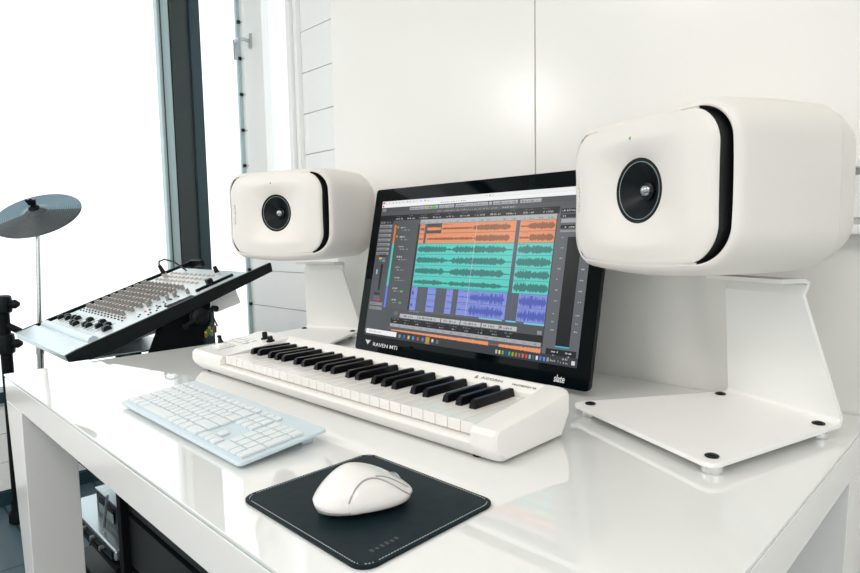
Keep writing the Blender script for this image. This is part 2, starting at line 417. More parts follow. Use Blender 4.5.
def speaker(name, loc, rot, label):
    t = empty(name, loc, label, 'loudspeaker', (0, 0, rot), 'white studio monitors')
    a, h2 = SW / 2, SH / 2
    F = -SD / 2
    S = arc_s(a, h2, SR, outline(a, h2, SR))
    def bel(Rg, k):      # top and underside swell slightly in the middle
        return [(x, y, z - .015 * k * (1 - (x / a) ** 2) if z < 0 else z + .001 * k * (1 - (x / a) ** 2)) for (x, y, z) in Rg]
    def ring(ia, ib, r, y, k=1, back=0):      # inset ia / ib from the full outline; back = extra depth at the slots
        return bel([(x, y + back * s, z) for (x, z), s in zip(outline(a - ia, h2 - ib, r), S)], k)
    B = SD / 2
    b = MB()
    b.rings([ring(.030, .032, .035, B, .2), ring(.018, .020, .040, B - .002, .4), ring(.0095, .0115, .045, B - .009, .6), ring(.003, .004, .048, B - .028, .8),
             ring(-.0005, -.0020, SR, B - .0500, .9), ring(-.0010, -.0026, SR, B - .0520, .9), ring(.0004, -.0014, SR, B - .0526, .9), ring(-.0014, -.0032, SR, B - .0534, .9),
             ring(-.0025, -.0035, SR, .010, 1), ring(-.0020, -.0030, SR, -.040, 1), ring(0, -.0015, SR, F + .035, 1, .007), ring(.001, .0005, SR, F + .017, .9, .010),
             ring(.003, .003, .048, F + .009, .8, .012), ring(.0065, .006, .045, F + .0045, .7, .013), ring(.0095, .0085, .043, F + .003, .7, .013)], 'speaker', cap0=True, cap1=False)
    b.build('enclosure', None, t, angle=28)
    def off(d0, d1, y0, y1, rr):
        """inset d0 + d1*s, depth y0 + y1*s"""
        Q = bel([(x, 0, z) for x, z in outline(a - d0, h2 - d0 * .9, rr)], .7)
        Q2 = bel([(x, 0, z) for x, z in outline(a - d0 - d1, h2 - (d0 + d1) * .9, rr)], .7)
        return [(p[0] + (q[0] - p[0]) * s, F + y0 + y1 * s, p[2] + (q[2] - p[2]) * s) for (p, q, s) in zip(Q, Q2, S)]
    b = MB()
    r0 = ring(.0095, .0085, .043, F + .003, .7, .013)
    r1 = off(.0110, .0010, .0025, .016, .042)
    r2 = off(.0120, .0020, .0022, .050, .041)
    r3 = off(.0130, .0085, .0020, .050, .040)
    r4 = off(.0138, .0090, .0015, .006, .040)
    r4b = off(.0155, .0100, .0008, .0018, .039)
    r5 = off(.020, .0105, .000, .000, .038)
    b.rings([r0, r1], 'speaker', False, False)
    nb = len(b.bm.faces); b.bm.faces.ensure_lookup_table()
    b.rings([r1, r2, r3, r4], 'slot', False, False)
    b.bm.faces.ensure_lookup_table(); n = len(r1)
    for i, f_ in enumerate(b.bm.faces[nb:]):
        k = i % n
        if max(S[k], S[(k + 1) % n]) < (.14 if r1[k][0] > 0 else .45): f_.material_index = b.mi('speaker')
    b.rings([r4, r4b, r5], 'speaker', False, False)
    rd = .0465; Rg = [r5]; circ = []
    for p in r5:
        ang = math.atan2(p[2], p[0]); circ.append((rd * math.cos(ang), 0, rd * math.sin(ang)))
    for k in range(1, 15):
        s = k / 14; bulge = -.0045 * math.sin(min(1, s * 2.2) * PI / 2) + .0130 * max(0, (s - .30) / .70) ** 1.7
        Rg.append([(p[0] + (c[0] - p[0]) * s, F + bulge, p[2] + (c[2] - p[2]) * s) for p, c in zip(r5, circ)])
    b.rings(Rg, 'speaker', False, False)
    bmesh.ops.remove_doubles(b.bm, verts=b.bm.verts[:], dist=.00012)
    b.build('front_baffle', None, t, angle=40)
    yF = Rg[-1][0][1]
    d = MB().lathe([(.0468, 0), (.0455, -.0012), (.043, -.001), (.0415, .001)], (0, yF, 0), (0, 1, 0), n=64, m='cone_ring')
    d.lathe([(.0415, .001), (.0413, .0002), (.0408, .0002), (.0406, .001)], (0, yF, 0), (0, 1, 0), n=64, m='thin_ring')
    d.lathe([(.0406, .001), (.034, .006), (.027, .011), (.020, .0155), (.0135, .0195)], (0, yF, 0), (0, 1, 0), n=64, m='cone')
    dr = d.build('driver', None, t)
    MB().lathe([(.0138, .0195), (.0130, .0150), (.0118, .0140), (.0108, .0150)], (0, yF, 0), (0, 1, 0), n=40, m='dome_ring').lathe([(.0109, .0150), (.0095, .0115), (.007, .0085), (.004, .0068), (.0001, .0062)], (0, yF, 0), (0, 1, 0), n=40, m='dome').build('tweeter_dome', None, dr)
    MB().lathe([(.0030, .003), (.0030, -.0006), (.0020, -.0012), (.0001, -.0014)], Vector((-.004, F - .0030, .074)), (0, 1, 0), n=14).build('power_light', 'led', t)
    text_mesh('maker_badge', 'GENELEC', .0100, 'speaker', t, Matrix.Translation((-.1250, F - .0022, 0)) @ Matrix.Rotation(R(-9), 4, 'Z') @ Matrix.Rotation(R(90), 4, 'X') @ Matrix.Rotation(R(90), 4, 'Z') @ Matrix.Diagonal((1.25, .62, 1, 1)), extrude=.0014)
    return t
stand('speaker_stand', (1.302, .643, Z), R(-25), 'white bent metal stand under the right loudspeaker, on desk corner')
stand('speaker_stand', (.1926, .6716, Z), R(19.5), 'white bent metal stand under the left loudspeaker, behind the piano keyboard')
ZS = Z + .2425
speaker('loudspeaker', (1.270, .672, ZS + .1090), R(-23), 'white rounded loudspeaker nearest the camera, right of the screen')
speaker('loudspeaker', (.234, .655, ZS + .1150), R(20), 'white rounded loudspeaker left of the screen, nearer the window')

# ------------------------------------------------------------------ monitor
mo = empty('touchscreen_monitor', (.4578, .6731, .800), 'black touchscreen monitor leaning back, showing coloured audio tracks', 'monitor', (0, 0, R(.3)))
T = Matrix.Rotation(R(-12.5), 4, 'X')       # lean back; local x along width, z up the glass
SWd, SHt = .6023, .3388
fx0, fx1, fz0, fz1 = -.0290, .6300, -.0385, .3710
P = rrect((fx1 - fx0) / 2, (fz1 - fz0) / 2, .008, 5, (fx0 + fx1) / 2, (fz0 + fz1) / 2)
MB().prism(P, .0000, .0035, axis='y').build('glass_front', 'glossblack', mo, mtx=T)
P2 = rrect((fx1 - fx0) / 2 - .0010, (fz1 - fz0) / 2 - .0010, .008, 5, (fx0 + fx1) / 2, (fz0 + fz1) / 2)
MB().prism(P2, .0035, .013, axis='y', bev=.002).build('housing', 'black', mo, mtx=T)
P3 = rrect(.2, .12, .01, 5, .3, .16)
MB().prism(P3, .013, .045, axis='y', bev=.004).build('rear_cover', 'matblack', mo, mtx=T)
for x in (.14, .46):
    b = MB(); b.prism([(.028, -.0355), (.028, .10), (.055, .10), (.125, -.048), (.06, -.046)], x - .01, x + .01, axis='x'); b.build('foot_bracket', 'black', mo)
# --- screen content
SC = {'q': []}
def lin(c):
    return tuple(((x / 255) / 12.92 if x / 255 <= .04045 else ((x / 255 + .055) / 1.055) ** 2.4) for x in c)
def rc(u0, v0, u1, v1, c, lay=1): SC['q'].append(([(u0, v0), (u1, v0), (u1, v1), (u0, v1)], lin(c), lay))
def tx(u0, v0, u1, v1, c, lay=3, word=.014, dens=.7, gap=.004):
    """a run of tiny illegible interface lettering"""
    u = u0
    while u < u1 - .002:
        w = min(random.uniform(.3, 1.2) * word, u1 - u)
        k = u
        while k < u + w:
            hgt = random.choice((.55, .6, .8, 1.0)) * (v1 - v0)
            if random.random() < dens: rc(k, v1 - hgt, k + .0014, v1, c, lay)
            k += .0021
        u += w + gap
G1, G2, G3, G4 = (78, 80, 84), (96, 98, 103), (58, 60, 64), (112, 114, 118)
rc(0, 0, 1, 1, (88, 90, 95), 0)
rc(0, 0, 1, .024, (246, 246, 247)); rc(0, .024, 1, .048, (252, 252, 252)); rc(0, .0235, 1, .0245, (214, 214, 216), 2)
rc(.004, .006, .016, .019, (206, 40, 58), 2); rc(.004, .030, .012, .043, (206, 40, 58), 2)
for k in range(13): tx(.022 + k * .0205, .008, .022 + k * .0205 + random.uniform(.008, .014), .018, (90, 90, 95), 2)
tx(.34, .030, .47, .040, (70, 70, 75), 2); tx(.56, .008, .60, .017, (70, 70, 75), 2)
rc(0, .048, 1, .083, G1); rc(0, .083, 1, .108, (84, 86, 90))
rc(.006, .055, .030, .078, (140, 141, 144), 2)
for (a_, c_) in ((.172, .245), (.245, .33), (.335, .36), (.362, .378), (.378, .412), (.42, .505), (.507, .575), (.58, .592), (.598, .705), (.715, .80)):
    rc(a_, .055, c_, .077, (184, 186, 190), 2); rc(a_ + .001, .066, c_ - .001, .077, (166, 168, 172), 3); tx(a_ + .006, .060, c_ - .008, .071, (60, 60, 62), 4)
rc(.262, .055, .275, .077, (222, 190, 40), 4); rc(.297, .055, .311, .077, (80, 214, 50), 4)
tx(.33, .090, .62, .101, (165, 168, 172), 2); tx(.64, .090, .70, .101, (200, 202, 204), 2)
rc(0, .109, .875, .149, (22, 22, 24), 2)
for k in range(11): tx(.10 + k * .071, .114, .13 + k * .071, .121, (120, 120, 122), 3); tx(.095 + k * .071, .131, .14 + k * .071, .142, (205, 205, 208), 3); rc(.165 + k * .071, .111, .1655 + k * .071, .148, (60, 60, 62), 3)
# left channel strip
rc(0, .149, .088, .944, (82, 84, 88), 1); rc(.0, .150, .085, .172, (38, 38, 40), 2); tx(.006, .155, .035, .166, (170, 170, 172)); rc(.006, .152, .036, .170, (96, 98, 102), 3); tx(.045, .155, .07, .166, (180, 180, 182))
for k in range(7):
    v = .180 + k * .034; rc(.004, v, .080, v + .020, (132, 134, 138), 2); rc(.004, v + .001, .080, v + .004, (168, 170, 172), 3)
    tx(.014, v + .006, .062, v + .015, (70, 80, 100) if k == 0 else (80, 82, 84), 4); rc(.071, v + .003, .079, v + .017, (160, 162, 165), 4)
rc(.026, .392, .046, .418, (52, 53, 56), 2); rc(.048, .392, .072, .418, (52, 53, 56), 2)
rc(.026, .423, .045, .437, (232, 188, 74), 2); rc(.047, .423, .066, .437, (110, 122, 140), 2)
rc(.028, .441, .045, .455, (96, 106, 120), 2); rc(.048, .441, .066, .455, (72, 176, 206), 2)
rc(.044, .473, .058, .665, (24, 25, 27), 2)
for k in range(9): rc(.046, .49 + k * .02, .056, .492 + k * .02, (44, 44, 46), 3)
rc(.020, .512, .028, .548, (158, 212, 226), 2); rc(.016, .47, .0165, .665, (60, 60, 62), 2)
rc(.024, .682, .062, .700, (44, 45, 48), 2)
rc(.026, .708, .042, .722, (92, 108, 140), 2); rc(.044, .708, .062, .722, (92, 108, 140), 2); rc(.026, .726, .042, .740, (92, 108, 140), 2); rc(.044, .726, .066, .742, (214, 44, 48), 3)
for k in range(2): rc(.008, .754 + k * .032, .086, .776 + k * .032, (140, 142, 146), 2); tx(.014, .759 + k * .032, .05, .769 + k * .032, (70, 70, 72), 3)
# track list
rc(.088, .149, .245, .786, (84, 87, 91), 1); rc(.236, .182, .245, .786, (36, 36, 38), 3)
rc(.096, .182, .107, .321, (240, 124, 40), 3); rc(.096, .321, .107, .628, (70, 214, 202), 3); rc(.096, .628, .107, .786, (104, 128, 236), 3)
LN = [.182, .250, .320, .395, .470, .545, .622, .704, .786]
for k in range(8):
    v = LN[k]; tx(.135, v + .014, .165, v + .026, (222, 222, 224), 3); tx(.145, v + .035, .20, v + .044, (186, 188, 190), 3, gap=.008)
    if k in (0, 1): rc(.114, v + .010, .122, v + .024, (212, 196, 60), 3); rc(.116, v + .0135, .120, v + .0205, (84, 87, 91), 4)
    if k in (6, 7): rc(.186, v + .033, .197, v + .046, (60, 200, 60), 4)
    rc(.107, v - .0008, .236, v, (70, 72, 76), 3)
# ruler
rc(.245, .152, .868, .181, (182, 184, 187), 2)
for k in range(17): rc(.25 + k * .0365, .155, .2506 + k * .0365, .180, (120, 120, 124), 3); tx(.253 + k * .0365, .166, .270 + k * .0365, .176, (90, 90, 92), 3)
rc(.245, .182, .868, .786, (88, 93, 106), 2)
def clip(u0, u1, k, col, wcol, style=0, seg=None, frac=None):
    v0, v1 = LN[k] + .0012, LN[k + 1] - .0012
    rc(u0, v0, u1, v1, col, 3); tx(u0 + .004, v0 + .004, min(u0 + .05, u1 - .002), v0 + .011, tuple(int(x * .6) for x in col), 4)
    seg = seg or [(u0 + .001, u1 - .002, .5)]
    c = v0 + (v1 - v0) * .56
    for (a_, b_, amp) in seg:
        n = max(2, int((b_ - a_) / .0016)); top = []; bot = []
        sm = .5
        for i in range(n + 1):
            sm = .35 * sm + .65 * random.random()
            x = a_ + (b_ - a_) * i / n
            env = math.sin(min(1, (i + .5) / n * 12) * PI / 2) * math.sin(min(1, (n - i + .5) / n * 12) * PI / 2)
            if style == 1:
                h = (v1 - v0) * amp * (.18 + .8 * random.random() ** 1.8) * (.5 + .5 * env)
            else: h = (v1 - v0) * amp * (.22 + .62 * sm) * env + .0006
            top.append((x, max(v0 + .008, c - h))); bot.append((x, min(v1 - .001, c + h * .85)))
        for i in range(n): SC['q'].append(([top[i], top[i + 1], bot[i + 1], bot[i]], lin(wcol), 5))
OR, ORW = (238, 150, 104), (152, 98, 70)
TE, TEW = (88, 214, 200), (54, 126, 122)
BL, BLW = (136, 150, 228), (80, 96, 186)
clip(.247, .274, 0, OR, ORW, 0, [(.249, .272, .25)]); clip(.286, .362, 0, (78, 78, 76), (246, 146, 92), 0, [(.287, .361, .3)]); clip(.364, .711, 0, OR, ORW, 0, [(.366, .52, .18), (.52, .69, .48)]); clip(.727, .867, 0, OR, ORW, 0, [(.73, .76, .12), (.76, .865, .5)])
clip(.247, .274, 1, OR, ORW, 0, [(.249, .272, .15)]); clip(.286, .711, 1, OR, ORW, 0, [(.29, .53, .2), (.53, .69, .48)]); clip(.727, .867, 1, OR, ORW, 0, [(.73, .77, .16), (.77, .865, .5)])
for k in range(2, 6):
    clip(.247, .711, k, TE, TEW, 0, [(.249, .405, .46 if k != 5 else .36), (.405, .43, .15), (.43, .685, .5 if k != 5 else .34), (.685, .709, .08)]); clip(.727, .867, k, TE, TEW, 0, [(.729, .866, .55)])
rc(.247, .609, .711, .621, (64, 196, 184), 4)
for k in (6, 7):
    clip(.247, .279, k, BL, BLW, 1, [(.250, .262, .4)]); clip(.335, .378, k, BL, BLW, 1, [(.337, .376, .08)]); clip(.432, .464, k, BL, BLW, 1, [(.434, .462, .06)])
    clip(.490, .545, k, BL, BLW, 1, [(.492, .543, .08)]); clip(.545, .709, k, BL, BLW, 1, [(.547, .700, .62)]); clip(.757, .867, k, BL, BLW, 1, [(.760, .866, .7)])
for u_ in (.305, .40, .475, .733): rc(u_, .623, u_ + .0012, .786, (108, 112, 124), 3)
rc(.536, .182, .5372, .786, (226, 228, 230), 6)
rc(.60, .786, .70, .795, (120, 204, 226), 4); rc(.716, .786, .757, .795, (120, 204, 226), 4); rc(.79, .786, .868, .797, (120, 204, 226), 4)
tx(.255, .790, .30, .797, (200, 202, 204), 4)
# lower panel
rc(.088, .786, .872, .944, (80, 82, 86), 2); rc(.245, .786, .868, .797, (96, 98, 102), 3)
rc(.165, .806, .185, .830, (110, 112, 115), 3)
for (a_, c_) in ((.20, .30), (.302, .42), (.424, .515), (.519, .612), (.616, .69), (.692, .765)):
    rc(a_, .818, c_, .845, (196, 198, 200), 4); tx(a_ + .006, .824, c_ - .02, .838, (40, 40, 42), 5)
rc(.694, .822, .700, .838, (200, 60, 50), 5); rc(.845, .826, .862, .846, (150, 152, 155), 4)
rc(.150, .852, .868, .890, (18, 18, 20), 4)
for k in range(10): tx(.16 + k * .062, .856, .195 + k * .062, .864, (140, 140, 142), 5); tx(.17 + k * .062, .874, .19 + k * .062, .882, (190, 190, 192), 5); rc(.212 + k * .062, .853, .2125 + k * .062, .889, (60, 60, 62), 5)
rc(.150, .892, .864, .914, (172, 174, 177), 4)
for k in range(18): tx(.156 + k * .04, .899, .172 + k * .04, .908, (95, 95, 98), 5)
clip_v = []
def wave_strip(u0, u1, v, a0, a1, col):
    n = int((u1 - u0) / .0016); top = []; bot = []
    for i in range(n + 1):
        s = i / n; h = (a0 + (a1 - a0) * s) * (.6 + .4 * random.random()); x = u0 + (u1 - u0) * s
        top.append((x, v - h)); bot.append((x, v + h))
    for i in range(n): SC['q'].append(([top[i], top[i + 1], bot[i + 1], bot[i]], lin(col), 5))
rc(.135, .916, .868, .960, (84, 86, 90), 4)
wave_strip(.16, .655, .938, .005, .014, (246, 152, 100)); wave_strip(.655, .70, .938, .002, .002, (170, 110, 80)); wave_strip(.70, .866, .938, .009, .017, (246, 152, 100))
# right meter column
rc(.870, .124, 1, .968, (98, 102, 107), 2); rc(.868, .150, .8705, .915, (46, 48, 52), 4)
rc(.880, .124, 1, .150, (24, 24, 26), 3); tx(.884, .129, .935, .141, (230, 230, 232), 4); rc(.880, .155, .94, .176, (40, 40, 42), 3); tx(.887, .160, .905, .171, (220, 220, 222), 4)
rc(.885, .183, .985, .206, (168, 170, 173), 3); rc(.885, .219, .985, .240, (14, 14, 15), 3); tx(.90, .224, .94, .235, (225, 225, 228), 4); rc(.885, .248, .985, .260, (150, 152, 155), 3)
rc(.9165, .288, .966, .898, (3, 3, 4), 3); rc(.9165, .896, .966, .903, (70, 190, 214), 4); 
for k in range(10):
    v = .288 + k * .060 if k < 7 else .70 + (k - 7) * .045 + .02
    tx(.893, v - .004, .904, v + .004, (205, 207, 210), 4); tx(.976, v - .004, .988, v + .004, (205, 207, 210), 4)
rc(.885, .915, .993, .964, (16, 16, 18), 4); tx(.905, .924, .93, .934, (235, 235, 236), 5); tx(.955, .924, .982, .934, (235, 235, 236), 5); tx(.912, .945, .920, .953, (235, 235, 236), 5); tx(.964, .945, .972, .953, (235, 235, 236), 5)
# task bar
rc(0, .948, 1, 1, (52, 54, 58), 5); rc(.088, .944, .872, .968, (52, 54, 58), 4)
rc(.010, .951, .195, .985, (250, 250, 250), 6); tx(.03, .962, .11, .973, (120, 120, 122), 7); rc(.002, .955, .008, .975, (150, 152, 155), 6)
for k, c_ in enumerate(((150, 150, 150), (52, 110, 190), (230, 200, 110), (70, 160, 220), (210, 80, 60), (70, 140, 210), (70, 200, 80), (235, 235, 235), (120, 120, 125))):
    u_ = .210 + k * .0255
    if k == 6: rc(u_ - .006, .950, u_ + .016, .998, (206, 124, 40), 6)
    if k == 7: rc(u_ + .001, .962, u_ + .010, .982, (235, 235, 236), 7); rc(u_ + .003, .976, u_ + .008, .986, (200, 40, 50), 8)
    else: rc(u_, .962, u_ + .010, .985, c_, 7)
for k in range(16):
    u_ = .690 + k * .0135; c_ = [(200, 200, 205), (230, 220, 120), (90, 190, 60), (60, 60, 200), (60, 190, 90), (140, 180, 60), (220, 110, 40), (120, 120, 125), (230, 110, 50), (220, 70, 70), (120, 200, 235), (90, 90, 95), (235, 235, 235), (70, 130, 230), (90, 150, 235), (160, 160, 165)][k]
    rc(u_, .966, u_ + .0075, .988, c_, 7)
tx(.905, .97, .935, .984, (190, 190, 192), 7); tx(.945, .958, .968, .968, (200, 200, 202), 7); tx(.942, .978, .972, .988, (200, 200, 202), 7); rc(.980, .966, .992, .988, (225, 225, 228), 7)
def build_screen():
    vs, fs, cs = [], [], []
    for (q, c, lay) in SC['q']:
        n = len(vs)
        for (u, v) in q:
            u = min(max(u, 0), 1); v = min(max(v, 0), 1)
            p = T @ Vector((u * SWd, -.0003 - lay * .00006, (1 - v) * SHt)); vs.append(tuple(p))
        fs.append((n, n + 1, n + 2, n + 3)); cs.append(c)
    me = bpy.data.meshes.new('screen'); me.from_pydata(vs, [], fs)
    at = me.color_attributes.new('Col', 'FLOAT_COLOR', 'CORNER')
    for i, c in enumerate(cs):
        for k in range(4): at.data[i * 4 + k].color = (*c, 1)
    me.materials.append(M['screen'])
    o = bpy.data.objects.new('screen', me); C.objects.link(o); o.parent = mo
    o['label'] = 'lit screen with orange, teal and blue sound wave tracks'
build_screen()
fl = Matrix.Rotation(R(90), 4, 'X')
text_mesh('screen_maker_mark', 'slate', .020, 'white_text', mo, T @ Matrix.Translation((.569, -.0006, -.0245)) @ fl @ Matrix.Diagonal((.62, .95, 1, 1)), bold=.0002, shear=.10)
text_mesh('screen_model_mark', 'RAVEN MTi', .0125, 'white_text', mo, T @ Matrix.Translation((.083, -.0006, -.0205)) @ fl @ Matrix.Diagonal((1.42, 1, 1, 1)), bold=.0001)
# little bird mark
b = MB(); pts = [(-.009, .005), (-.003, .003), (0, .0045), (.003, .003), (.009, .005), (.0045, -.001), (.0015, -.0035), (0, -.006), (-.0015, -.0035), (-.0045, -.001)]
b.prism([(.0185 + x * 1.15, -.0165 + z * 1.15) for x, z in pts], -.0006, -.0002, axis='y')
b.build('bird_mark', 'white_text', mo, mtx=T)

# ------------------------------------------------------------------ piano-style keyboard
KX, KY, KR = .4469, .3108, .0037
mk = empty('piano_keyboard', (KX, KY, Z), 'cream white 49-key electronic piano keyboard in front of the screen', 'piano keyboard', (0, 0, KR))
XL, XR = -.150, .722; KW = 29 * .0235
def prof(front):     # (y, z) cross sections, y from key front
    if front: return [(.010, .004), (-.006, .018), (-.011, .027), (-.010, .0315), (.004, .0325), (.141, .0325), (.141, .0575), (.157, .0685), (.166, .069), (.1705, .062), (.170, .036), (.150, .004)]
    return [(.010, .004), (-.006, .018), (-.011, .027), (-.0105, .043), (-.004, .0495), (.060, .0560), (.130, .0640), (.157, .0690), (.166, .0695), (.1705, .062), (.170, .036), (.150, .004)]
b = MB()
def sec(x, pr, inset=0, yi=0):
    cy, cz = .08, .034
    return [(x, cy + (y - cy) * (1 - inset) , cz + (z - cz) * (1 - inset * 1.6)) for y, z in pr]
e = prof(False); f = prof(True)
b.rings([sec(XL, e, .10), sec(XL + .004, e, .045), sec(XL + .012, e, .012), sec(XL + .024, e, 0), sec(-.003, e, 0)], None)
b.rings([sec(-.0035, f), sec(KW + .004, f)], None)
b.rings([sec(KW + .003, e, 0), sec(XR - .020, e, 0), sec(XR - .010, e, .012), sec(XR - .003, e, .04), sec(XR, e, .09)], None)
b.build('case', 'midi', mk, angle=32)
MB().box(-.002, KW + .002, .004, .139, .031, .0335, m='tray').build('key_bed', None, mk)
# white keys
def wkey(i):
    b = MB(); x0 = i * .0235 + .0005; x1 = x0 + .0225; zt = .0500
    b.box(x0, x1, 0, .1395, .0345, zt, bev=.0011, seg=2)
    return b
for i in range(29): wkey(i).build('white_key', 'keywhite', mk)
bo = [.95, 2.10, 3.90, 5.0, 6.10]
for o_ in range(4):
    for c_ in bo:
        xc = (o_ * 7 + c_) * .0235
        b = MB(); w = .0052
        R_ = []
        for (y, zt, hw_) in ((.0485, .0500, w + .0008), (.0500, .0595, w - .0005), (.0545, .0625, w - .0010), (.1395, .0618, w - .0010)):
            yb = .048 if y < .052 else y
            R_.append([(xc - w - .0008, min(y, yb), .049), (xc + w + .0008, min(y, yb), .049), (xc + hw_, y, zt - .001), (xc + hw_ - .001, y, zt), (xc - hw_ + .001, y, zt), (xc - hw_, y, zt - .001)])
        b.rings(R_); b.build('black_key', 'keyblack', mk, angle=30)
# control panel on the left end
def ztop(y): return .0495 + (y + .004) * .0965 + .0008
def tilt_at(x, y, h=0): return Matrix.Translation((x, y, ztop(y) + h)) @ Matrix.Rotation(math.atan(.0965), 4, 'X')
MB().box(-.030, .030, -.022, .022, 0, .0014, bev=.0006).build('joystick_panel', 'midi_panel', mk, mtx=tilt_at(-.097, .036))
MB().box(-.018, .018, -.014, .014, .0, .005, bev=.002).lathe([(.0125, .005), (.011, .007), (.007, .009)], n=20).build('joystick_well', 'keywhite', mk, mtx=tilt_at(-.094, .038))
b = MB(); b.rings([[(sx * w_ + dx_, sy * w_ * .8, h) for sx, sy in ((-1, -1), (1, -1), (1, 1), (-1, 1))] for (w_, dx_, h) in ((.0085, .0, .006), (.0055, -.001, .010), (.0035, -.003, .018), (.0045, -.005, .023), (.003, -.0055, .025))])
b.build('joystick', 'black', mk, mtx=tilt_at(-.094, .038))
for r in range(2):
    for c_ in range(4):
        MB().box(-.008, .008, -.006, .006, 0, .0032, bev=.0014).build('button', 'keywhite' if (r + c_) % 3 else 'midi_panel', mk, mtx=tilt_at(-.128 + c_ * .020, .082 + r * .018))
for (x, y, h) in ((-.056, .126, .017), (-.019, .118, .013)):
    MB().lathe([(.0095, 0), (.0095, .003), (.0062, .005), (.0058, h - .002), (.0045, h), (.0001, h)], n=20).build('knob', 'black', mk, mtx=tilt_at(x, y))
MB().box(-.040, .040, -.008, .008, 0, .0012, bev=.0005).build('display_strip', 'midi_panel', mk, mtx=tilt_at(-.085, .142))
tm = Matrix.Translation((.590, .1512, .0652)) @ Matrix.Rotation(R(34.5), 4, 'X')
text_mesh('keyboard_maker_mark', 'ACORN', .0080, 'grey_text', mk, tm @ Matrix.Diagonal((1.5, .8, 1, 1)), extrude=.0004)
text_mesh('keyboard_model_mark', 'MASTERKEY 49', .0055, 'grey_text', mk, tm @ Matrix.Translation((.062, -.001, 0)) @ Matrix.Diagonal((1.2, .8, 1, 1)), extrude=.0004)
b = MB().prism([(-.0035, -.003), (.0035, -.003), (0, .004)], -.0003, .0004, axis='z'); b.build('maker_triangle', 'grey_text', mk, mtx=tm @ Matrix.Translation((-.031, 0, 0)))
for (x, y) in ((XL + .04, .02), (XR - .05, .02), (XL + .04, .14), (XR - .05, .14)): MB().cyl((x, y, 0), (x, y, .006), .008).build('rubber_foot', 'matblack', mk)

# ------------------------------------------------------------------ computer keyboard
ck = empty('computer_keyboard', (.495, .088, Z), 'flat pale blue-white computer keyboard on the near left of the desk', 'keyboard')
KBW, KBD = .436, .136
zf, zb_ = .0100, .0225
slope = (zb_ - zf) / KBD
def kz(y): return zf + slope * y
P = rrect(KBW / 2, KBD / 2, .007, 5, KBW / 2, KBD / 2)
b = MB()
b.rings([[(x, y, kz(y) - .0085 + .0025) for x, y in rrect(KBW / 2 - .004, KBD / 2 - .004, .006, 5, KBW / 2, KBD / 2)],
         [(x, y, kz(y) - .0045) for x, y in P], [(x, y, kz(y) - .001) for x, y in P], [(x, y, kz(y)) for x, y in rrect(KBW / 2 - .001, KBD / 2 - .001, .006, 5, KBW / 2, KBD / 2)]])
b.build('keyboard_body', 'kbd', ck)
b = MB().box(.02, KBW - .02, KBD - .030, KBD - .010, .0, kz(KBD - .03) - .006, bev=.003); b.build('rear_foot', 'kbd', ck)
MB().box(.03, .05, .01, .018, 0, .004).box(KBW - .05, KBW - .03, .01, .018, 0, .004).build('front_pad', 'keywhite', ck)
U = .01875; X0 = .0085; Y0 = .0075
def cap(x, y, w, h, last=[0]):
    g = .0014; b = MB(); x0, x1, y0, y1 = x + g, x + w - g, y + g, y + h - g
    b.box(x0, x1, y0, y1, .0003, .0040, bev=.0007)
    for v in b.bm.verts: v.co.z += kz(v.co.y)
    b.build('key', 'keycap', ck)
rows = []
rh = .0192
r_ = [1.25, 1.25, 1.25, 5.5, 1.25, 1.25, 1.25, 2.0]
x = 0
for w in r_: cap(X0 + x * U, Y0, w * U, rh); x += w
x = 0
for w in [2.25] + [1] * 10 + [2.75]: cap(X0 + x * U, Y0 + rh, w * U, rh); x += w
x = 0
for w in [1.75] + [1] * 11 + [2.25]: cap(X0 + x * U, Y0 + rh * 2, w * U, rh); x += w
x = 0
for w in [1.5] + [1] * 12 + [1.5]: cap(X0 + x * U, Y0 + rh * 3, w * U, rh); x += w
x = 0
for w in [1] * 13 + [2]: cap(X0 + x * U, Y0 + rh * 4, w * U, rh); x += w
x = 0
fy = Y0 + rh * 5 + .002; fh = .0125
for w in [1.15] * 13: cap(X0 + x * U, fy, w * U, fh); x += w
NX = X0 + 15.3 * U; NU = .0178
for k in range(3):
    cap(NX + k * NU, Y0, NU, rh * .92)
    cap(NX + k * NU, Y0 + rh * 3, NU, rh); cap(NX + k * NU, Y0 + rh * 4, NU, rh); cap(NX + k * NU, fy, NU, fh)
cap(NX + NU, Y0 + rh * .95, NU, rh * .9)
PX = NX + 3 * NU + .3 * U; PU = (KBW - .0085 - PX) / 4
cap(PX, Y0, PU * 2, rh); cap(PX + 2 * PU, Y0, PU, rh); cap(PX + 3 * PU, Y0, PU, rh * 2)
for k in range(3): cap(PX + k * PU, Y0 + rh, PU, rh); cap(PX + k * PU, Y0 + rh * 2, PU, rh); cap(PX + k * PU, Y0 + rh * 3, PU, rh)
cap(PX + 3 * PU, Y0 + rh * 2, PU, rh * 2)
for k in range(4): cap(PX + k * PU, Y0 + rh * 4, PU, rh)

# ------------------------------------------------------------------ mouse pad and mouse
px0, px1, py0, py1 = 1.008, 1.229, .048, .236
pcx, pcy = (px0 + px1) / 2, (py0 + py1) / 2; pa, pb = (px1 - px0) / 2, (py1 - py0) / 2
pad = empty('mouse_pad', (pcx, pcy, Z), 'black stitched leather mouse pad at the front of the desk', 'mouse pad')
b = MB(); b.rings([[(x, y, 0) for x, y in rrect(pa - .001, pb - .001, .017, 8)], [(x, y, .001) for x, y in rrect(pa, pb, .018, 8)], [(x, y, .0028) for x, y in rrect(pa, pb, .018, 8)], [(x, y, .0035) for x, y in rrect(pa - .0012, pb - .0012, .017, 8)],
    [(x, y, .0035) for x, y in rrect(pa - .0036, pb - .0036, .015, 8)], [(x, y, .0031) for x, y in rrect(pa - .0042, pb - .0042, .015, 8)], [(x, y, .0035) for x, y in rrect(pa - .0052, pb - .0052, .015, 8)]])
b.build('leather_sheet', 'leather', pad)
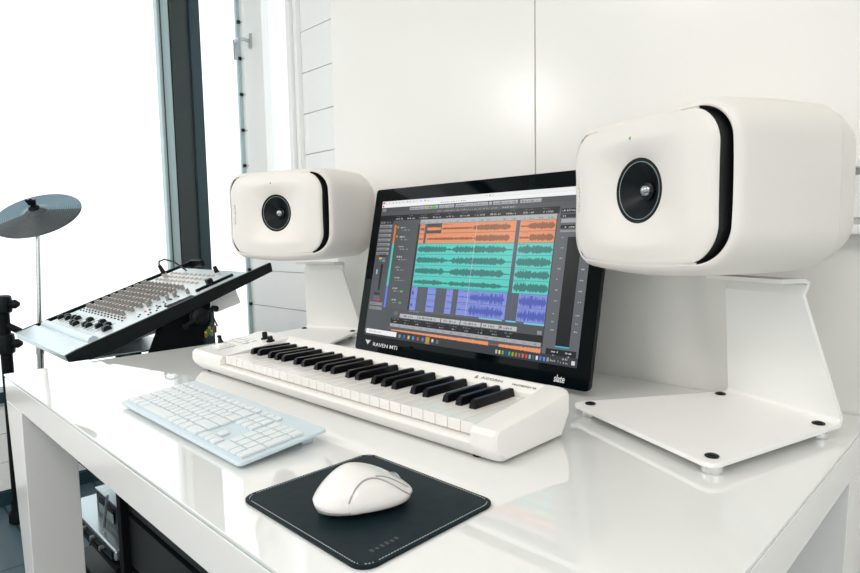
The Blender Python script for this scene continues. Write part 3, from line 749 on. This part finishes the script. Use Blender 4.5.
b = MB(); Q = rrect(pa - .0042, pb - .0042, .015, 8); Q.append(Q[0]); acc = 0; st = .0036
for (p, q) in zip(Q, Q[1:]):
    L = math.hypot(q[0] - p[0], q[1] - p[1]); d = ((q[0] - p[0]) / L, (q[1] - p[1]) / L); t_ = (-acc) % st
    while t_ < L:
        a0 = (p[0] + d[0] * t_, p[1] + d[1] * t_); e1 = min(t_ + .0023, L); a1 = (p[0] + d[0] * e1, p[1] + d[1] * e1)
        nx, ny = -d[1] * .00035, d[0] * .00035
        if e1 - t_ > .0006: b.prism([(a0[0] - nx, a0[1] - ny), (a1[0] - nx, a1[1] - ny), (a1[0] + nx, a1[1] + ny), (a0[0] + nx, a0[1] + ny)], .003, .0038, axis='z')
        t_ += st
    acc += L
b.build('stitching', 'thread', pad)
b = MB(); rm = random.Random(11)
for k in range(6): b.box(.087 + rm.uniform(-.001, .001), .092 + rm.uniform(-.001, .001), -.068 + k * .0062, -.0645 + k * .0062, .0034, .0037)
b.build('embossed_mark', 'emboss', pad)

ms = empty('computer_mouse', (1.130, .129, Z + .0036), 'pearl white sculpted computer mouse on the black mouse pad', 'mouse', (0, 0, R(-27)))
# local y = forward (pointing away from the user); loft of sections along y
ML = .108
def msec(s, grow=0):
    y = -ML / 2 + ML * s
    w = .0375 * (max(0, 1 - abs(2 * s - 1) ** 2.6)) ** .5 * (1.04 - .16 * s) + .0006
    h = .0125 + .0325 * max(0, 1 - abs((s - .40) / (.40 if s < .40 else .60)) ** 1.75)
    return y, w, h
b = MB(); N = 40; R_ = []
for i in range(33):
    s = .004 + .992 * (0.5 - 0.5 * math.cos(PI * i / 32))
    y, w, h = msec(s); ring = []
    for k in range(N):
        t_ = 2 * PI * k / N; cx_, sz_ = math.cos(t_), math.sin(t_)
        if sz_ >= 0: x = w * math.copysign(abs(cx_) ** .75, cx_); z = .0125 + (h - .0125) * abs(sz_) ** .95
        else:
            x = w * math.copysign(abs(cx_) ** .55, cx_) * (1 - .30 * abs(sz_) ** 1.5); z = .0125 - .0120 * abs(sz_) ** .8
        # summit leans to the left (palm side), right flank concave
        x -= .006 * max(0, z / .04) * (1 if x > 0 else .3)
        ring.append((x, y * (1 - .10 * abs(sz_)) if sz_ < 0 else y, z))
    R_.append(ring)
V = b.rings(R_)
b.build('shell', 'mouse', ms, angle=60)
def mpt(s, th, out=.0006):
    y, w, h = msec(s); cx_, sz_ = math.cos(th), math.sin(th)
    if sz_ >= 0: x = w * math.copysign(abs(cx_) ** .75, cx_); z = .0125 + (h - .0125) * abs(sz_) ** .95
    else: x = w * math.copysign(abs(cx_) ** .55, cx_) * (1 - .30 * abs(sz_) ** 1.5); z = .0125 - .0120 * abs(sz_) ** .8
    x -= .006 * max(0, z / .04) * (1 if x > 0 else .3)
    v = Vector((x, y * (1 - .10 * abs(sz_)) if sz_ < 0 else y, z)); n = Vector((x, 0, max(z - .01, 0) * .9)).normalized(); return v + n * out
# glossy flank panel on the right side and its crease
def flank(u, s0=.30, s1=.975):
    return s0 + (s1 - s0) * u
def topang(u): return R(4 + 52 * math.sin(PI * min(1, u * 1.05 + .02)) ** .6)
b = MB(); G_ = []
for i in range(25):
    u = i / 24; s = flank(u); row = []
    for j in range(9):
        th = R(-28) + (topang(u) - R(-28)) * j / 8
        row.append(mpt(s, th, .0012 if 0 < j < 8 and 0 < i < 24 else .0001))
    G_.append(row)
b.rings(G_, None, False, False, closed=False)
b.build('side_grip', 'mouse_side', ms, angle=60)
MB().tube([mpt(flank(i / 30), topang(i / 30), .0004) for i in range(31)], .0010, 6).build('crease_line', 'mouse_line', ms)
MB().tube([mpt(.012 + .30 * (i / 20), R(-6), .0002) for i in range(21)], .0006, 6).build('base_seam', 'mouse_line', ms)
b = MB(); b.tube([mpt(.60 + .34 * i / 16, R(62 + 6 * math.sin(i / 16 * PI)), .0000) for i in range(17)], .0009, 6).build('button_gap', 'mouse_line', ms)
yw, ww, hw2 = msec(.80)
MB().lathe([(.0095, -.003), (.0105, -.002), (.0105, .002), (.0095, .003)], (-.004, yw, hw2 - .0085), (1, 0, 0), n=24, cap0=True, cap1=True).build('scroll_wheel', 'steel', ms)

# ------------------------------------------------------------------ mixing console left of the desk on a tilting stand
MXA = R(19.35)
mx = empty('mixing_console', (-.14, .187, .757), 'silver mixing console with rows of grey knobs, tilted left of desk', 'audio mixer', (MXA, 0, 0))
W_, D_ = .60, .612           # local: x from -W_..0, y 0..D_, z = surface normal
# dark side rails
for x0, x1 in ((-.012, 0), (-W_, -W_ + .012)):
    MB().prism([(-.03, .002), (-.03, -.018), (.02, -.036), (.08, -.040), (D_, -.026), (D_ + .004, -.004), (D_ + .004, .004), (0, .004)], x0, x1, axis='x', bev=.0015).build('side_rail', 'black', mx)
MB().prism([(-.032, -.016), (-.032, .002), (.030, .003), (.030, -.004), (-.01, -.020)], -W_ + .012, -.012, axis='x', bev=.0015).build('front_lip', 'mixer_lip', mx)
MB().box(-.55, -.012, .03, D_ - .07, -.008, .0005, bev=.001).build('top_panel', 'mixer', mx)
MB().box(-W_ + .012, -.55, .03, D_ - .03, -.02, -.012).build('side_gap', 'black', mx)
MB().cyl((-.54, .050, .000), (-.03, .050, .000), .014, n=20).build('arm_rest', 'mixer_lip', mx)
MB().prism([(.02, -.006), (.02, -.034), (.30, -.075), (.42, -.075), (D_ - .08, -.03), (D_ - .08, -.006)], -W_ + .06, -.06, axis='x').build('underbody', 'trunk_grey', mx)
# grey knobs in a grid: the 96 nearest
kn0 = None
for c_ in range(12):
    for r in range(8):
        x = -.520 + c_ * .0315; y = .185 + r * .0280
        if kn0 is None:
            kn0 = MB().lathe([(.0060, 0), (.0056, .014), (.0048, .0165)], (0, 0, .0005), n=12, m='knobgrey').lathe([(.0048, .0165), (.0040, .0172), (.0001, .0173)], (0, 0, .0005), n=12, m='knobcap').box(-.0007, .0007, 0,   .0053, .0176, .0181, m='knobgrey').build('knob', None, mx); kk = kn0
        else: kk = kn0.copy(); C.objects.link(kk)
        kk.location = (x, y, 0)
for (x, y) in ((-.150, .255), (-.118, .305), (-.120, .33), (-.09, .36)):
    kk = kn0.copy(); C.objects.link(kk); kk.location = (x, y, 0)
# faders: black caps along the front
rnd = random.Random(3)
for c_ in range(13):
    x = -.528 + c_ * .0335; y = .100 + rnd.uniform(-.012, .028)
    f_ = MB().box(-.0012, .0012, -.028, .035, .0003, .0008).build('fader_slot', 'matblack', mx); f_.location = (x, .108, 0)
    c2 = MB().prism([(-.011, 0), (-.009, .010), (-.002, .013), (.002, .013), (.009, .010), (.011, 0)], -.0070, .0070, axis='x').build('fader_cap', 'black', mx); c2.location = (x, y, .0008)
c2 = MB().prism([(-.012, 0), (-.010, .011), (-.002, .014), (.002, .014), (.010, .011), (.012, 0)], -.010, .010, axis='x').build('master_fader_cap', 'black', mx); c2.location = (-.085, .105, .0008)
pb = MB().box(-.0035, .0035, -.002, .002, 0, .003).build('push_button', 'matblack', mx); pb.location = (-.5265, .160, 0)
bl = [(-.5265 + c_ * .0315, .160 + r * .011) for c_ in range(13) for r in range(2)][1:] + [(rnd.uniform(-.12, -.04), rnd.uniform(.13, .34)) for k in range(22)]
for (x, y) in bl: kk = pb.copy(); C.objects.link(kk); kk.location = (x, y, 0)
MB().box(-.105, -.099, .222, .228, 0, .003).box(-.135, -.129, .170, .176, 0, .003).build('red_light', 'red', mx)
j0 = None
for c_ in range(11):
    for r in range(3):
        if j0 is None: j0 = MB().lathe([(.0065, 0), (.0065, .004), (.0045, .005), (.003, .002), (.0001, .002)], n=12).build('jack_socket', 'jack', mx); jj = j0
        else: jj = j0.copy(); C.objects.link(jj)
        jj.location = (-.515 + c_ * .034, .430 + r * .030, .0003)
b = MB().prism([(-.005, 0), (.005, 0), (.0035, .008), (-.0035, .008)], 0, .13, axis='y')
fb = b.build('black_slider_bar', 'matblack', mx); fb.location = (-.062, .375, .0005)
b = MB().box(-.010, .010, -.010, .010, 0, .018, bev=.003).build('slider_cap', 'black', mx); b.location = (-.062, .425, .006)
# plugged cables
pl = empty('audio_cable', (-.628, .62, .915), 'black audio cable plugged into the top of the mixing console', 'cable', (MXA, 0, 0))
S0 = Vector((.005, -.005, .004))
MB().cyl((.005, -.01, -.002), (.005, -.01, .012), .009).build('plug_collar', 'jack', pl)
MB().cyl((.005, -.01, .012), (-.002, -.012, .045), .0085, .006).build('plug', 'black', pl)
pts = [Vector((-.002, -.012, .045)), Vector((-.004, -.006, .058)), Vector((.008, .01, .060)), Vector((.022, .035, .040)), Vector((.030, .055, .005)), Vector((.034, .075, -.03)), Vector((.034, .09, -.25))]
MB().tube(pts, .0032).build('cord', 'cable', pl)
MB().cyl((-.155, .500, 0), (-.155, .500, .012), .008).build('plug_collar', 'knobcap', mx)
MB().cyl((-.155, .500, .012), (-.158, .500, .034), .008, .006).build('short_plug', 'black', mx)
# second dark rail piece at the far left back corner
MB().box(-W_ - .002, -W_ + .10, D_ - .012, D_ + .004, -.018, .008, bev=.002).build('rear_bracket', 'black', mx)

# stand that carries it
sd = empty('console_stand', (-.14, .45, 0), 'black tilting stand with large round knob below the mixing console', 'stand')
for (xa, xb, dz) in ((-.055, -.022, 0), (-.57, -.55, 0)):
    b = MB(); b.prism([(-.012, .848), (.115, .889), (.115, .79), (.085, .74), (.085, .60), (.0, .60), (.0, .70), (-.075, .70), (-.055, .742)], xa, xb, axis='x', bev=.002)
    b.build('arm', 'matblack', sd)
MB().box(-.56, -.022, .02, .06, .58, .63).build('crossbar', 'matblack', sd)
for x in (-.40, -.20): MB().box(x - .02, x + .02, .02, .06, .03, .58).build('leg', 'matblack', sd)
MB().box(-.44, -.12, -.16, .26, 0, .03, bev=.005).build('base', 'matblack', sd)
kb_ = MB().lathe([(.028, 0), (.028, .006), (.022, .010), (.026, .016), (.026, .024), (.018, .028), (.0001, .028)], (-.018, .070, .812), (1, 0, 0), n=32).build('clamp_disc', 'black', sd)
b = MB().box(.012, .022, -.060, .052, -.005, .007, bev=.003).cyl((.004, 0, 0), (.026, 0, 0), .012).cyl((.008, -.056, 0), (.026, -.056, 0), .009).cyl((.008, .050, 0), (.026, .050, 0), .009)
b.build('clamp_lever', 'black', sd, mtx=Matrix.Translation((-.012, .070, .812)) @ Matrix.Rotation(R(25), 4, 'X'))
MB().prism([(.117, .885), (.205, .918), (.235, .835), (.150, .812), (.117, .83)], -.075, -.055, axis='x', bev=.003).build('pale_bracket', 'boards', sd)
MB().box(-.50, -.07, -.22, .04, .716, .722, bev=.002).build('shelf_plate', 'silver', sd)
for k, mname in enumerate(('yellow', 'green', 'yellow', 'jack', 'green', 'red')):
    MB().cyl((-.02 - .004 * k, .095 + .008 * k, .745 + .004 * (k % 3)), (-.005 - .004 * k, .088 + .008 * k, .762 + .006 * (k % 3)), .004).build('plug', mname, sd)

# ------------------------------------------------------------------ electronic drum kit pieces by the window
cam_r = Vector((.707, .707, 0)); toc = Vector((1.6255 + .841, -.259 - .267, 1.043 - 1.141)).normalized()
upv = Vector((0, 0, 1))
cam_r = (-toc).cross(upv).normalized(); cam_u = cam_r.cross(-toc)
nrm = (.46 * toc + .89 * (-.33 * cam_r + .944 * cam_u)).normalized()
cp = Vector((-.841, .267, 1.143))
cq = nrm.to_track_quat('Z', 'Y')
cy_ = empty('cymbal_pad', cp, 'round blue-grey electronic cymbal with ridged rubber beside the window', 'cymbal'); cy_.rotation_euler = cq.to_euler()
def cym(a0, a1, m, name):
    prof = [(.0085, .026), (.020, .025), (.030, .020), (.038, .0145)]
    r = .038
    prof.append((.0415, .0135))
    k = 0; r = .044
    while r < .138:
        z = .0135 * (1 - (r - .04) / .1)
        prof += [(r, z + .0006), (r + .0038, z + .0002), (r + .0048, z - .0012), (r + .0058, z - .0012)]
        r += .0068
    prof += [(.1405, -.001), (.142, -.003), (.140, -.005), (.10, -.001), (.04, .009), (.0085, .018)]
    n = 48; b = MB(); Rg = []
    for i in range(n + 1):
        t_ = a0 + (a1 - a0) * i / n
        Rg.append([(r * math.cos(t_), r * math.sin(t_), z) for r, z in prof])
    b.rings(Rg, None, False, False, closed=False)
    return b.build(name, m, cy_, angle=50)
# orientation of the darker strike zone: towards the camera and below
loc_cam = cq.inverted() @ (toc * 1.0 - upv * .9 + cam_r * .05); a_mid = math.atan2(loc_cam.y, loc_cam.x)
cym(a_mid - R(80), a_mid + R(80), 'cymbal2', 'strike_zone'); cym(a_mid + R(80), a_mid + R(280), 'cymbal', 'rubber_disc')
nut = MB().lathe([(.0, .020), (.016, .022), (.018, .028), (.014, .032), (.008, .034), (.007, .042), (.0001, .042)], n=20)
nut.prism([(-.012, .040), (.012, .040), (.018, .062), (.009, .055), (0, .064), (-.009, .055), (-.018, .062)], -.004, .004, axis='y', bev=.001)
nut.build('wing_nut', 'matblack', cy_)
cs = empty('cymbal_stand', (cp.x, cp.y, 0), 'thin chrome stand carrying the electronic cymbal', 'cymbal stand')
b = MB().cyl(-cam_r * .045 + upv * .05, -cam_r * .021 + upv * .66, .011).build('lower_tube', 'chrome', cs)
MB().cyl(-cam_r * .022 + upv * .64, (0, 0, cp.z + .002), .007).build('upper_tube', 'chrome', cs)
MB().cyl(-cam_r * .022 + upv * .65, -cam_r * .020 + upv * .69, .014).build('height_clamp', 'chrome', cs)
dv = cam_r * .5 - upv
MB().cyl(Vector((0, 0, cp.z - .02)) + cam_r * .022, Vector((0, 0, cp.z - .045)) + cam_r * .040, .0035).build('tilt_screw', 'steel', cs)
for k in range(3):
    a_ = R(85 + 120 * k)
    l_ = MB().tube([(0, 0, .33), (.12 * math.cos(a_), .12 * math.sin(a_), .18), (.24 * math.cos(a_), .24 * math.sin(a_), .012)], .008).build('leg', 'chrome', cs)
    MB().cyl((.24 * math.cos(a_), .24 * math.sin(a_), 0), (.24 * math.cos(a_), .24 * math.sin(a_), .03), .012).build('rubber_foot', 'matblack', l_)
dr_ = empty('drum_rack', (-1.018, .176, 0), 'black drum rack post with clamps at the left edge, beside the window', 'drum rack')
MB().cyl((0, 0, .0), (0, 0, .855), .019).build('post', 'matblack', dr_)
for z0, z1 in ((.79, .855), (.64, .715)):
    MB().lathe([(.022, 0), (.028, .004), (.030, .02), (.030, z1 - z0 - .02), (.028, z1 - z0 - .004), (.022, z1 - z0)], (0, 0, z0), n=24, cap0=True, cap1=True).build('clamp', 'black', dr_)
    MB().lathe([(.012, 0), (.016, .012), (.017, .02), (.008, .034), (.0001, .036)], (.018, .018, (z0 + z1) / 2), (.7, .7, 0), n=16).build('clamp_knob', 'black', dr_)
MB().cyl((0, 0, .75), (.05, .05, .715), .012).cyl((0, 0, .75), (-.16, -.20, .755), .016).build('cross_tube', 'matblack', dr_)
MB().lathe([(.028, 0), (.034, .006), (.034, .03), (.024, .045), (.022, .09)], n=24, cap0=True, cap1=True).build('foot', 'matblack', dr_)

# ------------------------------------------------------------------ gear below the desk
rk = empty('equipment_cabinet', (.42, .40, 0), 'black equipment cabinet standing on the floor under the desk', 'cabinet')
b = MB().box(-.20, -.175, -.25, .25, .03, .60, bev=.002).box(.40, .425, -.25, .25, .03, .60, bev=.002).box(-.20, .425, -.25, .25, .585, .61, bev=.002).box(-.20, .425, -.25, .25, .03, .055, bev=.002).box(-.175, .40, .235, .25, .055, .585)
b.build('carcass', 'matblack', rk)
for k in range(4): MB().box(-.173, .398, -.235, -.20, .07 + k * .128, .185 + k * .128, bev=.002).build('rack_panel', 'black', rk)
for sx in (-.18, .40):
    for sy in (-.22, .22): MB().cyl((sx, sy, 0), (sx, sy, .03), .016).build('caster', 'matblack', rk)

gs = empty('low_rack', (-.02, .30, 0), 'low black metal rack holding silver devices, beside the desk leg', 'rack')
b = MB()
for x in (-.20, .20):
    for y in (-.14, .14): b.box(x - .008, x + .008, y - .008, y + .008, 0, .30)
b.build('uprights', 'matblack', gs)
for z in (.05, .29): MB().box(-.21, .21, -.15, .15, z, z + .012, bev=.002).build('shelf', 'matblack', gs)
MB().tube([(-.2, -.158, .205), (.0, -.158, .205), (.12, -.158, .16), (.205, -.158, .16)], .003).build('wire_rail', 'steel', gs)
MB().tube([(-.2, -.158, .09), (.205, -.158, .09)], .003).build('wire_rail', 'steel', gs)
dev = empty('audio_interface', (-.02, .30, .302), 'wide silver audio unit on the low rack under the desk', 'audio interface')
MB().box(-.20, .19, -.145, .13, .004, .030, bev=.006, seg=3).build('case', 'silver', dev)
MB().box(-.19, .18, -.149, -.144, .007, .027).build('front_panel', 'black', dev)
for k in range(5): MB().cyl((-.16 + k * .07, -.149, .017), (-.16 + k * .07, -.158, .017), .006).build('knob', 'steel', dev)
dev2 = empty('recorder_box', (.045, .290, .332), 'silver topped black box standing on the wide silver audio unit', 'recorder')
MB().box(-.12, .13, -.10, .11, 0, .068, bev=.002).build('case', 'black', dev2)
MB().box(-.122, .132, -.102, .112, .068, .072, bev=.001).build('top_plate', 'silver', dev2)
MB().box(-.09, .02, -.103, -.099, .018, .052).build('display', 'glossblack', dev2)
cb = tag(MB().tube([(.062, .178, .425), (.05, .176, .39), (.035, .172, .338)], .0035).build('patch_cable', 'steel'), 'short grey cable hanging in front of the recorder box', 'cable')
un = empty('rack_amplifier', (-.02, .30, .062), 'black amplifier on the bottom shelf of the low rack', 'amplifier')
MB().box(-.19, .19, -.14, .13, 0, .13, bev=.004).build('case', 'black', un)
MB().box(-.185, .185, -.146, -.139, .01, .12).build('face_plate', 'matblack', un)
for k in range(6): MB().cyl((.02 + k * .028, -.146, .05), (.02 + k * .028, -.158, .05), .006).build('knob', 'steel', un)

# ------------------------------------------------------------------ light
w = bpy.data.worlds.new('daylight'); bpy.context.scene.world = w; w.use_nodes = True
bg = w.node_tree.nodes['Background']; bg.inputs['Color'].default_value = (.965, .978, 1.0, 1); bg.inputs['Strength'].default_value = 1.7
def area(name, loc, rot, sx, sy, e, col=(1, 1, 1), portal=False):
    l = bpy.data.lights.new(name, 'AREA'); l.shape = 'RECTANGLE'; l.size = sx; l.size_y = sy; l.energy = e; l.color = col
    if portal: l.cycles.is_portal = True
    o = bpy.data.objects.new(name, l); C.objects.link(o); o.location = loc; o.rotation_euler = rot; return o
area('window_portal', (WX - .12, (FY + BY) / 2, 1.43), (0, R(-90), 0), 2.0, BY - FY, 1, portal=True)
area('rear_fill_portal', (1.3, FY - .12, 1.25), (R(90), 0, 0), 3.2, 1.4, 1, portal=True)  # guides sky sampling through the added opening behind the camera
area('right_fill_portal', (RX + .12, -.8, 1.12), (0, R(90), 0), 1.65, 2.6, 1, portal=True)  # guides sky sampling through the added right-hand opening
# round ceiling lamp of the studio
def ceiling_lamp(x, y, z, r, e):
    t = struct(empty('ceiling_fitting', (x, y, H), '', '')); del t['label']; del t['category']
    MB().lathe([(.06, 0), (.06, -.03), (.01, -.035), (.01, z - H + .04)], n=24, cap0=True).build('lamp_rod', 'boards', t)
    l = bpy.data.lights.new('studio_lamp', 'POINT'); l.energy = e; l.shadow_soft_size = r; l.color = (1, .965, .91)
    o = bpy.data.objects.new('studio_lamp', l); C.objects.link(o); o.location = (x, y, z)
ceiling_lamp(-.40, -.88, 1.79, .10, 16)
for (x, y, e) in ((.3, -1.9, 36), (2.45, -1.15, 28)):  # out-of-view overhead panels, added as soft fill
    pn = struct(empty('fill_panel', (x, y, H), '', '')); del pn['label']; del pn['category']
    MB().box(-.62, .62, -.32, .32, -.03, -.001, bev=.004).build('fill_panel_housing', 'boards', pn)
    area('fill_panel_lamp', (x, y, H - .035), (0, 0, 0), 1.2, .6, e, (1, .95, .89))

# ------------------------------------------------------------------ camera
f, yaw, pit, rol = 598.976, .785337, .0847892, -.0191129
fw = Vector((-math.sin(yaw) * math.cos(pit), math.cos(yaw) * math.cos(pit), -math.sin(pit)))
rt = Vector((math.cos(yaw), math.sin(yaw), 0)); up = rt.cross(fw)
rt2 = math.cos(rol) * rt + math.sin(rol) * up; up2 = -math.sin(rol) * rt + math.cos(rol) * up
cd = bpy.data.cameras.new('camera'); cam = bpy.data.objects.new('camera', cd); C.objects.link(cam)
mt = Matrix((rt2, up2, -fw)).transposed().to_4x4(); mt.translation = Vector((1.62551, -.258939, 1.043088)); cam.matrix_world = mt
cd.sensor_width = 36; cd.lens = f * 36 / 860; cd.clip_start = .01
sc = bpy.context.scene; sc.camera = cam
sc.view_settings.view_transform = 'Standard'; sc.view_settings.look = 'None'; sc.view_settings.gamma = 1; sc.view_settings.exposure = -0.12
try: sc.view_settings.use_curve_mapping = False
except Exception: pass
sc.cycles.use_denoising = True
sc.cycles.max_bounces = 10; sc.cycles.diffuse_bounces = 5; sc.cycles.transparent_max_bounces = 12
sc.cycles.sample_clamp_indirect = 8
